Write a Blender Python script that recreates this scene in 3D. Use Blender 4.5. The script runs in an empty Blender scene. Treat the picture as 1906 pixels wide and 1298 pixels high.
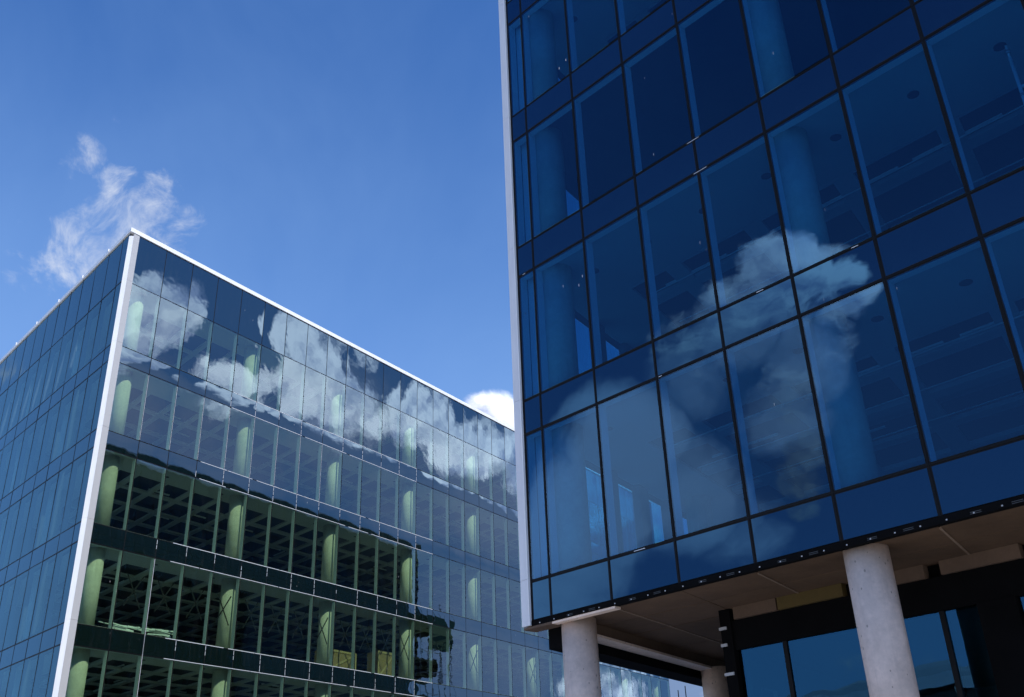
import bpy, math, random
from mathutils import Vector, Matrix, Quaternion
random.seed(7)
SC = bpy.context.scene
COL = SC.collection
EYE = 1.6
rad = math.radians

# ------------------------------------------------------------------ camera
cam_data = bpy.data.cameras.new("camera")
cam = bpy.data.objects.new("camera", cam_data)
COL.objects.link(cam)
SC.camera = cam
cam_data.sensor_width = 36.0
cam_data.lens = 1844.2 / 1906.0 * 36.0
cam_data.clip_start = 0.1
cam_data.clip_end = 6000.0
PITCH, ROLL = rad(26.9326), rad(-2.1791)
fw = Vector((0, math.cos(PITCH), math.sin(PITCH)))
rt = Vector((1, 0, 0))
up = rt.cross(fw)
r2 = math.cos(ROLL) * rt + math.sin(ROLL) * up
u2 = -math.sin(ROLL) * rt + math.cos(ROLL) * up
M = Matrix((r2, u2, -fw)).transposed().to_4x4()
M.translation = Vector((0, 0, EYE))
cam.matrix_world = M

# ------------------------------------------------------------------ light
SUN_AZ, SUN_EL = rad(-41.0), rad(46.0)       # azimuth from +X, counter-clockwise
sun_dir = Vector((math.cos(SUN_EL) * math.cos(SUN_AZ), math.cos(SUN_EL) * math.sin(SUN_AZ), math.sin(SUN_EL)))
sl = bpy.data.lights.new("sun", 'SUN')
sl.energy = 4.2
sl.angle = rad(0.53)
sl.color = (1.0, 0.95, 0.87)
so = bpy.data.objects.new("sun", sl)
COL.objects.link(so)
so.rotation_euler = sun_dir.to_track_quat('Z', 'Y').to_euler()
so.location = (60, -40, 80)

SC.view_settings.view_transform = 'Standard'
SC.view_settings.look = 'None'
SC.view_settings.exposure = 0.0
SC.view_settings.gamma = 1.0
SC.view_settings.use_curve_mapping = False
SC.cycles.use_denoising = True
SC.cycles.max_bounces = 14
SC.cycles.transparent_max_bounces = 28
SC.cycles.diffuse_bounces = 4
SC.cycles.glossy_bounces = 5
SC.cycles.sample_clamp_indirect = 4.0
SC.cycles.caustics_reflective = False
SC.cycles.caustics_refractive = False

# ------------------------------------------------------------------ sky with clouds
W = bpy.data.worlds.new("World")
SC.world = W
W.use_nodes = True
nt = W.node_tree
nt.nodes.clear()


class NB:
    """small helper to write node graphs"""
    def __init__(self, tree):
        self.t = tree

    def n(self, kind, **kw):
        x = self.t.nodes.new(kind)
        for k, v in kw.items():
            setattr(x, k, v)
        return x

    def put(self, sock, v):
        if hasattr(v, 'is_output'):
            self.t.links.new(v, sock)
        else:
            sock.default_value = v

    def math(self, op, a, b=None, c=None, clamp=False):
        x = self.n('ShaderNodeMath', operation=op)
        x.use_clamp = clamp
        self.put(x.inputs[0], a)
        if b is not None:
            self.put(x.inputs[1], b)
        if c is not None:
            self.put(x.inputs[2], c)
        return x.outputs[0]

    def vmath(self, op, a, b=None, scale=None):
        x = self.n('ShaderNodeVectorMath', operation=op)
        self.put(x.inputs[0], a)
        if b is not None:
            self.put(x.inputs[1], b)
        if scale is not None:
            self.put(x.inputs['Scale'], scale)
        return x.outputs['Value'] if op in ('DOT_PRODUCT', 'LENGTH') else x.outputs[0]

    def smooth(self, v, a, b, lo=0.0, hi=1.0):
        x = self.n('ShaderNodeMapRange', interpolation_type='SMOOTHSTEP')
        self.put(x.inputs[0], v)
        self.put(x.inputs[1], a)
        self.put(x.inputs[2], b)
        self.put(x.inputs[3], lo)
        self.put(x.inputs[4], hi)
        return x.outputs[0]

    def linear(self, v, a, b, lo=0.0, hi=1.0):
        x = self.n('ShaderNodeMapRange')
        for i, q in enumerate((v, a, b, lo, hi)):
            self.put(x.inputs[i], q)
        return x.outputs[0]

    def noise(self, vec, scale, detail=8.0, rough=0.55, dist=0.0, lac=2.0, col=False):
        x = self.n('ShaderNodeTexNoise')
        self.put(x.inputs['Vector'], vec)
        x.inputs['Scale'].default_value = scale
        x.inputs['Detail'].default_value = detail
        x.inputs['Roughness'].default_value = rough
        x.inputs['Distortion'].default_value = dist
        x.inputs['Lacunarity'].default_value = lac
        return x.outputs['Color'] if col else x.outputs[0]

    def mix(self, fac, a, b):
        x = self.n('ShaderNodeMix', data_type='RGBA')
        self.put(x.inputs[0], fac)
        self.put(x.inputs[6], a)
        self.put(x.inputs[7], b)
        return x.outputs[2]


nb = NB(nt)
wout = nb.n('ShaderNodeOutputWorld')
tc = nb.n('ShaderNodeTexCoord')
D = tc.outputs['Generated']
sky = nb.n('ShaderNodeTexSky', sky_type='NISHITA')
sky.sun_disc = False
sky.sun_elevation = SUN_EL
sky.sun_rotation = rad(90.0) - SUN_AZ
sky.air_density = 1.0
sky.dust_density = 0.6
sky.ozone_density = 2.0
SKY_STRENGTH = 0.095


def dirv(az, el):
    a, e = rad(az), rad(el)
    return (math.cos(e) * math.cos(a), math.cos(e) * math.sin(a), math.sin(e))


def blobs(lst):
    acc = None
    for az, el, r, wgt in lst:
        d = nb.vmath('DOT_PRODUCT', D, dirv(az, el))
        f = nb.smooth(d, math.cos(rad(r)), math.cos(rad(r * 0.15)), 0.0, wgt)
        acc = f if acc is None else nb.math('MAXIMUM', acc, f)
    return acc


warp = nb.noise(D, 9.0, 3.0, 0.5, col=True)
wv = nb.vmath('SUBTRACT', warp, (0.5, 0.5, 0.5))
Dw = nb.vmath('ADD', D, nb.vmath('SCALE', wv, scale=0.05))
# squash: cloud detail flatter than tall
Ds = nb.vmath('MULTIPLY', Dw, (1.0, 1.0, 1.5))
f_a = nb.noise(Ds, 8.0, 10.0, 0.57)
f_sun = nb.noise(nb.vmath('ADD', Ds, tuple(0.028 * c for c in sun_dir)), 8.0, 6.0, 0.52)
f_wisp = nb.noise(nb.vmath('MULTIPLY', Dw, (1.0, 1.0, 0.8)), 18.0, 14.0, 0.64, 0.5)

CUMULUS = [
    # ahead of the camera, behind the roofs
    (90.5, 20.5, 6.0, 1.0), (95, 18, 8, 0.9), (85.5, 18.0, 7, 0.9),
    # over the street to the right of the frame (mirrored in the long glass face)
    (-3.0, 26.5, 5.0, 1.0), (1.0, 28.3, 3.4, 0.95), (5.0, 24.2, 3.2, 0.95), (9.2, 27.2, 2.8, 1.0),
    (10.0, 25.0, 3.6, 0.85), (12.5, 23.0, 4.0, 0.75), (11.5, 27.0, 2.4, 0.6), (14.0, 26.5, 2.0, 0.55),
    (17.5, 23.0, 3.4, 1.0), (19.5, 21.2, 3.4, 0.95), (22, 22, 4.0, 0.8), (-8, 24, 6, 0.9), (26, 20, 6, 0.9),
    # behind the camera (mirrored in the raised building)
    (-165.2, 29.6, 3.6, 1.0), (-161.8, 28.6, 3.0, 0.75), (-167.5, 27.6, 3.6, 0.95), (-163.5, 25.6, 2.8, 0.6), (-170.5, 25.6, 4.0, 0.7),
    (-166.5, 23.6, 3.6, 0.75), (-166, 18.5, 3.0, 0.6), (-157, 14, 3, 0.45),
    (-120, 14, 8, 0.7), (40, 22, 8, 0.8), (62, 14, 9, 0.8), (-50, 18, 9, 0.7), (-85, 20, 8, 0.7),
    (146.5, 24.5, 2.6, 0.5),
]
WISPS = [(118.4, 35.6, 1.76, 0.62), (118.7, 34.3, 1.89, 0.6), (117.4, 33.3, 2.16, 0.55), (115.3, 34.0, 2.03, 0.75), (113.3, 33.7, 2.70, 0.85),
         (111.6, 33.1, 1.89, 0.75), (114.6, 32.6, 3.51, 1.0), (117.0, 31.7, 2.97, 0.85), (116.1, 30.5, 3.24, 0.85), (113.7, 31.2, 3.51, 0.9),
         (118.1, 29.7, 2.70, 0.72), (120.6, 29.3, 1.62, 0.5), (117.9, 27.7, 1.89, 0.5)]
SHEET = [(-1, 22.5, 5.5, 0.85), (6, 21.5, 6, 0.85), (12, 22.5, 6, 0.85), (17, 19, 6, 0.8), (22, 19, 7, 0.9), (20, 10, 8, 0.7), (152, 7, 9, 0.5), (81, 8, 9, 1.2)]
SHEET_BACK = [(-165.5, 29.2, 3.2, 0.8), (-168.5, 26.5, 3.6, 0.95), (-165.0, 24.5, 3.4, 0.85), (-171.5, 24.5, 3.6, 0.8), (-167.0, 21.5, 3.6, 0.8), (-176.0, 21.0, 5.0, 1.2),
              (-179.0, 17.0, 5.5, 1.25), (-173.0, 18.0, 5.0, 1.0), (179.0, 14.0, 7.0, 1.2), (-170.0, 15.0, 4.0, 0.6)]
sep = nb.n('ShaderNodeSeparateXYZ')
nt.links.new(D, sep.inputs[0])
elz = sep.outputs['Z']
low = nb.smooth(elz, 0.26, 0.06, 0.0, 0.45)      # cover thickens towards the horizon
mask_c = nb.math('MAXIMUM', blobs(CUMULUS), low)
f_sheet = nb.noise(nb.vmath('MULTIPLY', Dw, (1.0, 1.0, 2.4)), 6.0, 8.0, 0.6)
den_s = nb.smooth(nb.math('ADD', blobs(SHEET), nb.math('MULTIPLY', nb.math('SUBTRACT', f_sheet, 0.5), 1.3)), 0.35, 1.25, 0.0, 0.62)
den_c = nb.smooth(nb.math('ADD', mask_c, nb.math('MULTIPLY', nb.math('SUBTRACT', f_a, 0.5), 2.2)), 0.50, 0.84)
den_w = nb.smooth(nb.math('ADD', blobs(WISPS), nb.math('MULTIPLY', nb.math('SUBTRACT', f_wisp, 0.5), 2.6)), 0.50, 1.35, 0.0, 0.85)
lit = nb.smooth(nb.math('SUBTRACT', f_a, f_sun), -0.13, 0.09)
sd = nb.vmath('DOT_PRODUCT', D, tuple(sun_dir))          # clouds outside the view boosted so their reflections show brighter
cloud_boost = nb.math('ADD', nb.linear(sd, -0.19, 0.09, 0.56, 2.9), nb.linear(sd, 0.09, 0.6, 0.0, -0.4))
c_col = nb.mix(lit, (0.46, 0.55, 0.86, 1), (1.42, 1.45, 1.58, 1))
c_col = nb.vmath('SCALE', c_col, scale=cloud_boost)
w_col = (0.80, 0.85, 0.95, 1)

skyc = nb.vmath('SCALE', sky.outputs[0], scale=SKY_STRENGTH)
skyc = nb.vmath('MULTIPLY', skyc, (0.60, 1.22, 2.05))
veil = nb.smooth(elz, 0.76, 0.14, 0.03, 0.78)       # thin bright air, thicker towards the horizon
f_air = nb.noise(nb.vmath('MULTIPLY', D, (2.2, 2.2, 1.0)), 1.6, 5.0, 0.55, 0.4)
veil = nb.math('ADD', veil, nb.math('MULTIPLY', nb.math('SUBTRACT', f_air, 0.42), 0.55), clamp=True)   # uneven thin haze
skyc = nb.mix(veil, skyc, (0.29, 0.50, 0.90, 1))
c1 = nb.mix(den_w, skyc, w_col)
s_col = nb.vmath('SCALE', (0.30, 0.33, 0.47), scale=cloud_boost)
den_b = nb.smooth(nb.math('ADD', blobs(SHEET_BACK), nb.math('MULTIPLY', nb.math('SUBTRACT', f_a, 0.5), 1.5)), 0.30, 1.20, 0.0, 0.85)
c1 = nb.mix(den_s, c1, s_col)
c1 = nb.mix(den_b, c1, (2.0, 2.1, 2.5, 1))
c2 = nb.mix(nb.math('MULTIPLY', den_c, 0.92), c1, c_col)
bg = nb.n('ShaderNodeBackground')
nt.links.new(c2, bg.inputs['Color'])
bg.inputs['Strength'].default_value = 1.0
nt.links.new(bg.outputs[0], wout.inputs[0])


# ------------------------------------------------------------------ materials
def mat(name):
    m = bpy.data.materials.new(name)
    m.use_nodes = True
    m.node_tree.nodes.clear()
    b = NB(m.node_tree)
    out = b.n('ShaderNodeOutputMaterial')
    return m, b, out


def simple(name, col, rough=0.6, metal=0.0, var=0.12, scale=3.0, bump=0.0, spec=0.5, stretch=(1, 1, 1)):
    m, b, out = mat(name)
    p = b.n('ShaderNodeBsdfPrincipled')
    tcx = b.n('ShaderNodeTexCoord')
    oi = b.n('ShaderNodeObjectInfo')
    v = b.vmath('ADD', b.vmath('MULTIPLY', tcx.outputs['Object'], stretch), b.vmath('SCALE', oi.outputs['Location'], scale=0.37))
    f = b.noise(v, scale, 6.0, 0.6)
    k = b.math('ADD', 1.0 - var, b.math('MULTIPLY', f, 2 * var))
    c = b.vmath('SCALE', tuple(col), scale=k)
    b.put(p.inputs['Base Color'], c)
    p.inputs['Roughness'].default_value = rough
    p.inputs['Metallic'].default_value = metal
    p.inputs['Specular IOR Level'].default_value = spec
    if bump:
        bp = b.n('ShaderNodeBump')
        bp.inputs['Strength'].default_value = bump
        bp.inputs['Distance'].default_value = 0.01
        b.put(bp.inputs['Height'], f)
        b.put(p.inputs['Normal'], bp.outputs[0])
    b.t.links.new(p.outputs[0], out.inputs[0])
    return m


def glass(name, tint, refl, r0, dirt=0.0, opaque=None, film=0.012):
    """coated glazing: mirror share by angle, the rest passes tinted (or meets a dark back panel)"""
    m, b, out = mat(name)
    lw = b.n('ShaderNodeLayerWeight')
    lw.inputs['Blend'].default_value = 0.5
    fac = b.math('ADD', r0, b.math('MULTIPLY', 1.0 - r0, b.math('POWER', lw.outputs['Facing'], 4.0)), clamp=True)
    oi = b.n('ShaderNodeObjectInfo')
    tcx = b.n('ShaderNodeTexCoord')
    v = b.vmath('ADD', tcx.outputs['Object'], b.vmath('SCALE', oi.outputs['Location'], scale=1.7))
    rip = b.noise(v, 1.3, 2.0, 0.5)
    bp = b.n('ShaderNodeBump')
    bp.inputs['Strength'].default_value = 0.10
    bp.inputs['Distance'].default_value = 0.02
    b.put(bp.inputs['Height'], rip)
    g = b.n('ShaderNodeBsdfGlossy')
    g.inputs['Roughness'].default_value = 0.0
    g.inputs['Color'].default_value = (*refl, 1)
    b.put(g.inputs['Normal'], bp.outputs[0])
    if opaque is None:
        t = b.n('ShaderNodeBsdfTransparent')
        rv = b.math('ADD', 0.93, b.math('MULTIPLY', oi.outputs['Random'], 0.07))
        b.put(t.inputs['Color'], b.vmath('SCALE', tuple(tint), scale=rv))
    else:
        t = b.n('ShaderNodeBsdfDiffuse')
        t.inputs['Color'].default_value = (*opaque, 1)
    mx = b.n('ShaderNodeMixShader')
    b.put(mx.inputs[0], fac)
    b.t.links.new(t.outputs[0], mx.inputs[1])
    b.t.links.new(g.outputs[0], mx.inputs[2])
    last = mx.outputs[0]
    if dirt:
        # drips and dried specks, each with its own shape
        vs = b.n('ShaderNodeTexVoronoi', feature='F1')
        b.put(vs.inputs['Vector'], b.vmath('MULTIPLY', v, (9.0, 9.0, 2.6)))
        vs.inputs['Scale'].default_value = 1.0
        vs.inputs['Randomness'].default_value = 1.0
        sepc = b.n('ShaderNodeSeparateColor')
        b.t.links.new(vs.outputs['Color'], sepc.inputs[0])
        pick = b.math('GREATER_THAN', sepc.outputs[0], 0.93)
        patch = b.smooth(b.noise(v, 0.8, 2.0), 0.52, 0.62)
        near = b.smooth(vs.outputs['Distance'], 0.13, 0.05)
        df = b.n('ShaderNodeBsdfDiffuse')
        df.inputs['Color'].default_value = (0.75, 0.75, 0.75, 1)
        film_f = b.smooth(b.noise(b.vmath('MULTIPLY', v, (5.0, 5.0, 0.6)), 2.0, 4.0), 0.5, 0.9, 0.0, film)
        ff = b.math('MAXIMUM', b.math('MULTIPLY', b.math('MULTIPLY', pick, near), b.math('MULTIPLY', patch, dirt)), film_f)
        m2 = b.n('ShaderNodeMixShader')
        b.put(m2.inputs[0], ff)
        b.t.links.new(last, m2.inputs[1])
        b.t.links.new(df.outputs[0], m2.inputs[2])
        last = m2.outputs[0]
    b.t.links.new(last, out.inputs[0])
    return m


def clear(name):
    m, b, out = mat(name)
    t = b.n('ShaderNodeBsdfTransparent')
    t.inputs['Color'].default_value = (0.97, 0.98, 0.97, 1)
    b.t.links.new(t.outputs[0], out.inputs[0])
    return m


def concrete(name, col, pits=True, streak=False, scale=1.0):
    m, b, out = mat(name)
    p = b.n('ShaderNodeBsdfPrincipled')
    tcx = b.n('ShaderNodeTexCoord')
    geo = b.n('ShaderNodeNewGeometry')
    v = geo.outputs['Position']
    big = b.noise(v, 1.1 * scale, 6.0, 0.68)
    fine = b.noise(v, 14.0 * scale, 6.0, 0.65)
    k = b.math('ADD', b.math('MULTIPLY', b.math('SUBTRACT', big, 0.5), 0.95), b.math('MULTIPLY', b.math('SUBTRACT', fine, 0.5), 0.35))
    oi = b.n('ShaderNodeObjectInfo')
    k = b.math('ADD', k, b.math('MULTIPLY', b.math('SUBTRACT', oi.outputs['Random'], 0.5), 0.22))
    c = b.vmath('SCALE', tuple(col), scale=b.math('ADD', 1.0, k))
    if pits:
        mid = b.smooth(b.noise(v, 4.5, 5.0, 0.7), 0.42, 0.70, 0.0, 0.30)
        c = b.mix(mid, c, tuple(0.66 * x for x in col) + (1,))
        vo = b.n('ShaderNodeTexVoronoi', feature='F1')
        b.put(vo.inputs['Vector'], b.vmath('MULTIPLY', v, (13.0, 13.0, 9.0)))
        vo.inputs['Scale'].default_value = 1.0
        sepc = b.n('ShaderNodeSeparateColor')
        b.t.links.new(vo.outputs['Color'], sepc.inputs[0])
        sel = b.math('GREATER_THAN', sepc.outputs[0], 0.55)
        rr = b.math('ADD', 0.06, b.math('MULTIPLY', sepc.outputs[1], 0.16))
        hole = b.math('MULTIPLY', sel, b.math('LESS_THAN', vo.outputs['Distance'], rr))
        c = b.mix(b.math('MULTIPLY', hole, 0.6), c, tuple(0.25 * x for x in col) + (1,))
    if streak:
        st = b.smooth(b.noise(b.vmath('MULTIPLY', v, (6.0, 6.0, 0.35)), 1.6, 4.0, 0.6), 0.5, 0.78, 0.0, 0.35)
        c = b.mix(st, c, tuple(0.62 * x for x in col) + (1,))
    b.put(p.inputs['Base Color'], c)
    p.inputs['Roughness'].default_value = 0.85
    p.inputs['Specular IOR Level'].default_value = 0.25
    bp = b.n('ShaderNodeBump')
    bp.inputs['Strength'].default_value = 0.35
    bp.inputs['Distance'].default_value = 0.006
    b.put(bp.inputs['Height'], fine)
    b.put(p.inputs['Normal'], bp.outputs[0])
    b.t.links.new(p.outputs[0], out.inputs[0])
    return m


MT = {}
MT['glass_right'] = glass("green glass", (0.64, 0.81, 0.66), (0.66, 0.85, 1.0), 0.155, dirt=0.5)
MT['glass_left'] = glass("blue glass", (0.34, 0.55, 0.66), (0.50, 0.76, 0.84), 0.105, dirt=0.15)
MT['glass_blue'] = glass("deep blue glass", (0.12, 0.37, 0.60), (0.26, 0.58, 1.0), 0.085, dirt=0.8, film=0.0)
MT['spandrel_right'] = glass("green spandrel glass", None, (0.58, 0.80, 1.0), 0.15, dirt=0.5, opaque=(0.003, 0.008, 0.007))
MT['spandrel_left'] = glass("blue spandrel glass", None, (0.50, 0.74, 0.84), 0.105, opaque=(0.006, 0.016, 0.03))
MT['spandrel_blue'] = glass("deep blue spandrel glass", None, (0.20, 0.56, 1.0), 0.08, dirt=0.7, film=0.0, opaque=(0.004, 0.012, 0.03))
MT['glass_side'] = glass("side glass", (0.15, 0.44, 0.56), (0.5, 0.8, 1.0), 0.05)
MT['spandrel_side'] = glass("side spandrel glass", None, (0.5, 0.8, 1.0), 0.05, opaque=(0.004, 0.010, 0.012))
MT['glass_ground'] = glass("ground floor glass", (0.13, 0.40, 0.55), (0.22, 0.66, 1.0), 0.14, dirt=0.3, film=0.0)
MT['clear'] = clear("clear inner pane")
MT['gasket'] = simple("black gasket", (0.006, 0.006, 0.007), 0.5, var=0.3, scale=8, spec=0.15)
MT['black'] = simple("black membrane", (0.0045, 0.0045, 0.005), 0.9, var=0.5, scale=2, spec=0.05)
MT['mullion_shaded'] = simple("shaded grey frame", (0.09, 0.10, 0.105), 0.5, var=0.05)  # left face frame coloured darker so sun inside doesn't whiten it
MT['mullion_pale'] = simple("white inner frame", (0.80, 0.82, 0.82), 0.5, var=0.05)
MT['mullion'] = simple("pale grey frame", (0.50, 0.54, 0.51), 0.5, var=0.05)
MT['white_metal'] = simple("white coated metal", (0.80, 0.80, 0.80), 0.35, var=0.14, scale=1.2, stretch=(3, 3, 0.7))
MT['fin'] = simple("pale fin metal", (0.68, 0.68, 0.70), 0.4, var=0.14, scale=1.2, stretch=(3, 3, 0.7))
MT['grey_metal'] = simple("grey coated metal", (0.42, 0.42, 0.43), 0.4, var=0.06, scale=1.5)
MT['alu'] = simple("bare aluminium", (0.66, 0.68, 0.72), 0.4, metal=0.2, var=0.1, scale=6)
MT['paint_col'] = concrete("smooth pale column", (0.54, 0.52, 0.42), pits=False, streak=True)
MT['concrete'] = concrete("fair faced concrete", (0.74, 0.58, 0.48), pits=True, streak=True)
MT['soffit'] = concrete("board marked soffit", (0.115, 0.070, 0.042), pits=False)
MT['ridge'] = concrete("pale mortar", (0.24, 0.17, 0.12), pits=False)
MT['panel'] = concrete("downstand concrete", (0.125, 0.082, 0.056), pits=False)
MT['ochre'] = simple("ochre board", (0.085, 0.055, 0.010), 0.8, var=0.3, scale=5)
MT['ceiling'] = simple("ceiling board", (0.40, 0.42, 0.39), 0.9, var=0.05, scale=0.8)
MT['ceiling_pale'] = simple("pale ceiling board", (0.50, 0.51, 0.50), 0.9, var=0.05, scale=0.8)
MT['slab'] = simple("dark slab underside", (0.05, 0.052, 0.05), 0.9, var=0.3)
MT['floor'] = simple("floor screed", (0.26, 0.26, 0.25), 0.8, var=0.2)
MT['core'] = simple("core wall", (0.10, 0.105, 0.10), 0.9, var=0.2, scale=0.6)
MT['dark_panel'] = simple("dark cladding", (0.04, 0.045, 0.05), 0.6, var=0.2)
MT['tube'] = simple("light fitting", (0.8, 0.82, 0.8), 0.3, var=0.02)
MT['hole'] = simple("downlight hole", (0.015, 0.015, 0.018), 0.6)
MT['tape'] = simple("black tape", (0.003, 0.003, 0.003), 0.7)
MT['timber'] = simple("raw timber", (0.40, 0.30, 0.14), 0.8, var=0.3, scale=2, stretch=(6, 6, 0.6))
MT['ply'] = simple("plywood", (0.26, 0.18, 0.08), 0.8, var=0.25, scale=3, stretch=(1, 1, 4))
MT['wrap'] = simple("white film", (0.75, 0.78, 0.76), 0.15, var=0.2, scale=12, bump=0.6)
MT['steel'] = simple("galvanised steel", (0.42, 0.43, 0.44), 0.4, metal=0.7, var=0.15, scale=5)
MT['mesh'] = simple("grey debris netting", (0.14, 0.145, 0.155), 0.9, var=0.25, scale=2)
MT['green_net'] = simple("green debris netting", (0.015, 0.09, 0.07), 0.9, var=0.25, scale=2)
MT['paving'] = concrete("pale paving", (0.56, 0.53, 0.48), pits=False)
MT['roofing'] = simple("arena roof sheet", (0.30, 0.33, 0.36), 0.5, var=0.1, scale=0.1)
MT['red'] = simple("dull red paint", (0.30, 0.05, 0.04), 0.6)


# ------------------------------------------------------------------ mesh helpers
def new_obj(name, mesh, parent=None, loc=(0, 0, 0), rz=0.0):
    o = bpy.data.objects.new(name, mesh)
    COL.objects.link(o)
    o.location = loc
    o.rotation_euler = (0, 0, rz)
    if parent is not None:
        o.parent = parent
    return o


def thing(name, label, cat, loc, group=None):
    o = bpy.data.objects.new(name, None)
    COL.objects.link(o)
    o.location = loc
    o['label'] = label
    o['category'] = cat
    if group:
        o['group'] = group
    return o


def mesh_from(name, verts, faces, mats, idx=None, smooth=None):
    me = bpy.data.meshes.new(name)
    me.from_pydata([tuple(v) for v in verts], [], faces)
    for m in (mats if isinstance(mats, (list, tuple)) else [mats]):
        me.materials.append(m)
    if idx:
        for p, i in zip(me.polygons, idx):
            p.material_index = i
    if smooth:
        for p, s in zip(me.polygons, smooth):
            p.use_smooth = s
    me.update()
    return me


BOXF = [(0, 3, 2, 1), (4, 5, 6, 7), (0, 1, 5, 4), (1, 2, 6, 5), (2, 3, 7, 6), (3, 0, 4, 7)]


def box_verts(x0, x1, y0, y1, z0, z1):
    return [(x0, y0, z0), (x1, y0, z0), (x1, y1, z0), (x0, y1, z0), (x0, y0, z1), (x1, y0, z1), (x1, y1, z1), (x0, y1, z1)]


_boxes = {}


def box_mesh(dx, dy, dz, m):
    key = (round(dx, 4), round(dy, 4), round(dz, 4), m.name)
    if key not in _boxes:
        _boxes[key] = mesh_from("box", box_verts(-dx / 2, dx / 2, -dy / 2, dy / 2, -dz / 2, dz / 2), BOXF, m)
    return _boxes[key]


class Frame:
    """wall frame: x along the wall, y into the building, z up (heights measured from the eye)"""
    def __init__(self, origin, yaw, root):
        self.o = Vector((origin[0], origin[1], EYE))
        self.yaw = yaw
        self.u = Vector((math.cos(yaw), math.sin(yaw), 0))
        self.v = Vector((-math.sin(yaw), math.cos(yaw), 0))
        self.root = root

    def world(self, x, y, z):
        return self.o + self.u * x + self.v * y + Vector((0, 0, z))

    def place(self, name, mesh, x, y, z, parent=None, dyaw=0.0):
        par = parent or self.root
        p = self.world(x, y, z)
        if par is self.root:
            o = new_obj(name, mesh, par, p - par.location, self.yaw + dyaw)
            if mesh.name.startswith("pane"):
                o.rotation_euler = (random.gauss(0, TILT), 0, self.yaw + dyaw + random.gauss(0, TILT))
            return o
        # sub-part of a part that is itself placed in a wall frame
        q = Matrix.Rotation(-par.rotation_euler[2], 3, 'Z') @ (p - (par.parent.location + par.location))
        return new_obj(name, mesh, par, q, self.yaw + dyaw - par.rotation_euler[2])

    def box(self, name, x0, x1, y0, y1, z0, z1, m, parent=None):
        return self.place(name, box_mesh(x1 - x0, y1 - y0, z1 - z0, m), (x0 + x1) / 2, (y0 + y1) / 2, (z0 + z1) / 2, parent)


TILT = rad(0.11)
_panes = {}


def pane_mesh(w, h, th, face, back, bulge, nx=4, nz=5):
    key = (round(w, 3), round(h, 3), th, face.name, back.name, round(bulge, 4))
    if key in _panes:
        return _panes[key]
    vs, fs, idx, sm = [], [], [], []
    for j in range(nz + 1):
        for i in range(nx + 1):
            a, c = i / nx * 2 - 1, j / nz * 2 - 1
            vs.append((a * w / 2, -bulge * (1 - a * a) * (1 - c * c), c * h / 2))
    for j in range(nz):
        for i in range(nx):
            p = j * (nx + 1) + i
            fs.append((p, p + 1, p + nx + 2, p + nx + 1))
            idx.append(0)
            sm.append(True)
    b0 = len(vs)
    vs += box_verts(-w / 2, w / 2, 0, th, -h / 2, h / 2)
    for f in BOXF:
        if f != (0, 1, 5, 4):
            fs.append(tuple(b0 + i for i in f))
            idx.append(1)
            sm.append(False)
    me = mesh_from("pane", vs, fs, [face, back], idx, sm)
    _panes[key] = me
    return me


def prism_mesh(name, pts, z0, z1, m):
    """pts counter-clockwise in plan"""
    n = len(pts)
    vs = [(p[0], p[1], z0) for p in pts] + [(p[0], p[1], z1) for p in pts]
    fs = [tuple(range(n - 1, -1, -1)), tuple(range(n, 2 * n))]
    for i in range(n):
        j = (i + 1) % n
        fs.append((i, j, n + j, n + i))
    return mesh_from(name, vs, fs, m)


_cyl = {}


def cyl_mesh(r, h, m, n=40, r_top=None):
    key = (round(r, 4), round(h, 4), m.name, n, r_top)
    if key not in _cyl:
        rt_ = r if r_top is None else r_top
        vs = [(r * math.cos(2 * math.pi * i / n), r * math.sin(2 * math.pi * i / n), 0) for i in range(n)]
        vs += [(rt_ * math.cos(2 * math.pi * i / n), rt_ * math.sin(2 * math.pi * i / n), h) for i in range(n)]
        fs = [tuple(range(n - 1, -1, -1)), tuple(range(n, 2 * n))] + [(i, (i + 1) % n, n + (i + 1) % n, n + i) for i in range(n)]
        _cyl[key] = mesh_from("shaft", vs, fs, m, None, [False, False] + [True] * n)
    return _cyl[key]


def bar_mesh(name, p, q, w, d, m):
    """a straight bar of section w x d from p to q"""
    p, q = Vector(p), Vector(q)
    a = (q - p).normalized()
    s = a.cross(Vector((0, 0, 1)))
    if s.length < 1e-4:
        s = Vector((1, 0, 0))
    s.normalize()
    t = s.cross(a)
    vs = []
    for e in (p, q):
        for i, j in ((-1, -1), (1, -1), (1, 1), (-1, 1)):
            vs.append(e + s * (i * w / 2) + t * (j * d / 2))
    return mesh_from(name, vs, BOXF, m)


def merge_boxes(name, specs, m):
    vs, fs = [], []
    for s in specs:
        b0 = len(vs)
        vs += box_verts(*s)
        fs += [tuple(b0 + i for i in f) for f in BOXF]
    return mesh_from(name, vs, fs, m)


# ------------------------------------------------------------------ ground
ground = new_obj("ground", mesh_from("ground", [(-3000, -3000, 0), (3000, -3000, 0), (3000, 3000, 0), (-3000, 3000, 0)], [(0, 1, 2, 3)], MT['paving']))
ground['kind'] = 'structure'

YU = rad(56.5)            # the two long side walls run this way
YF = rad(-46.4)           # the two front walls run this way
uU = Vector((math.cos(YU), math.sin(YU), 0))
uF = Vector((math.cos(YF), math.sin(YF), 0))


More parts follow.
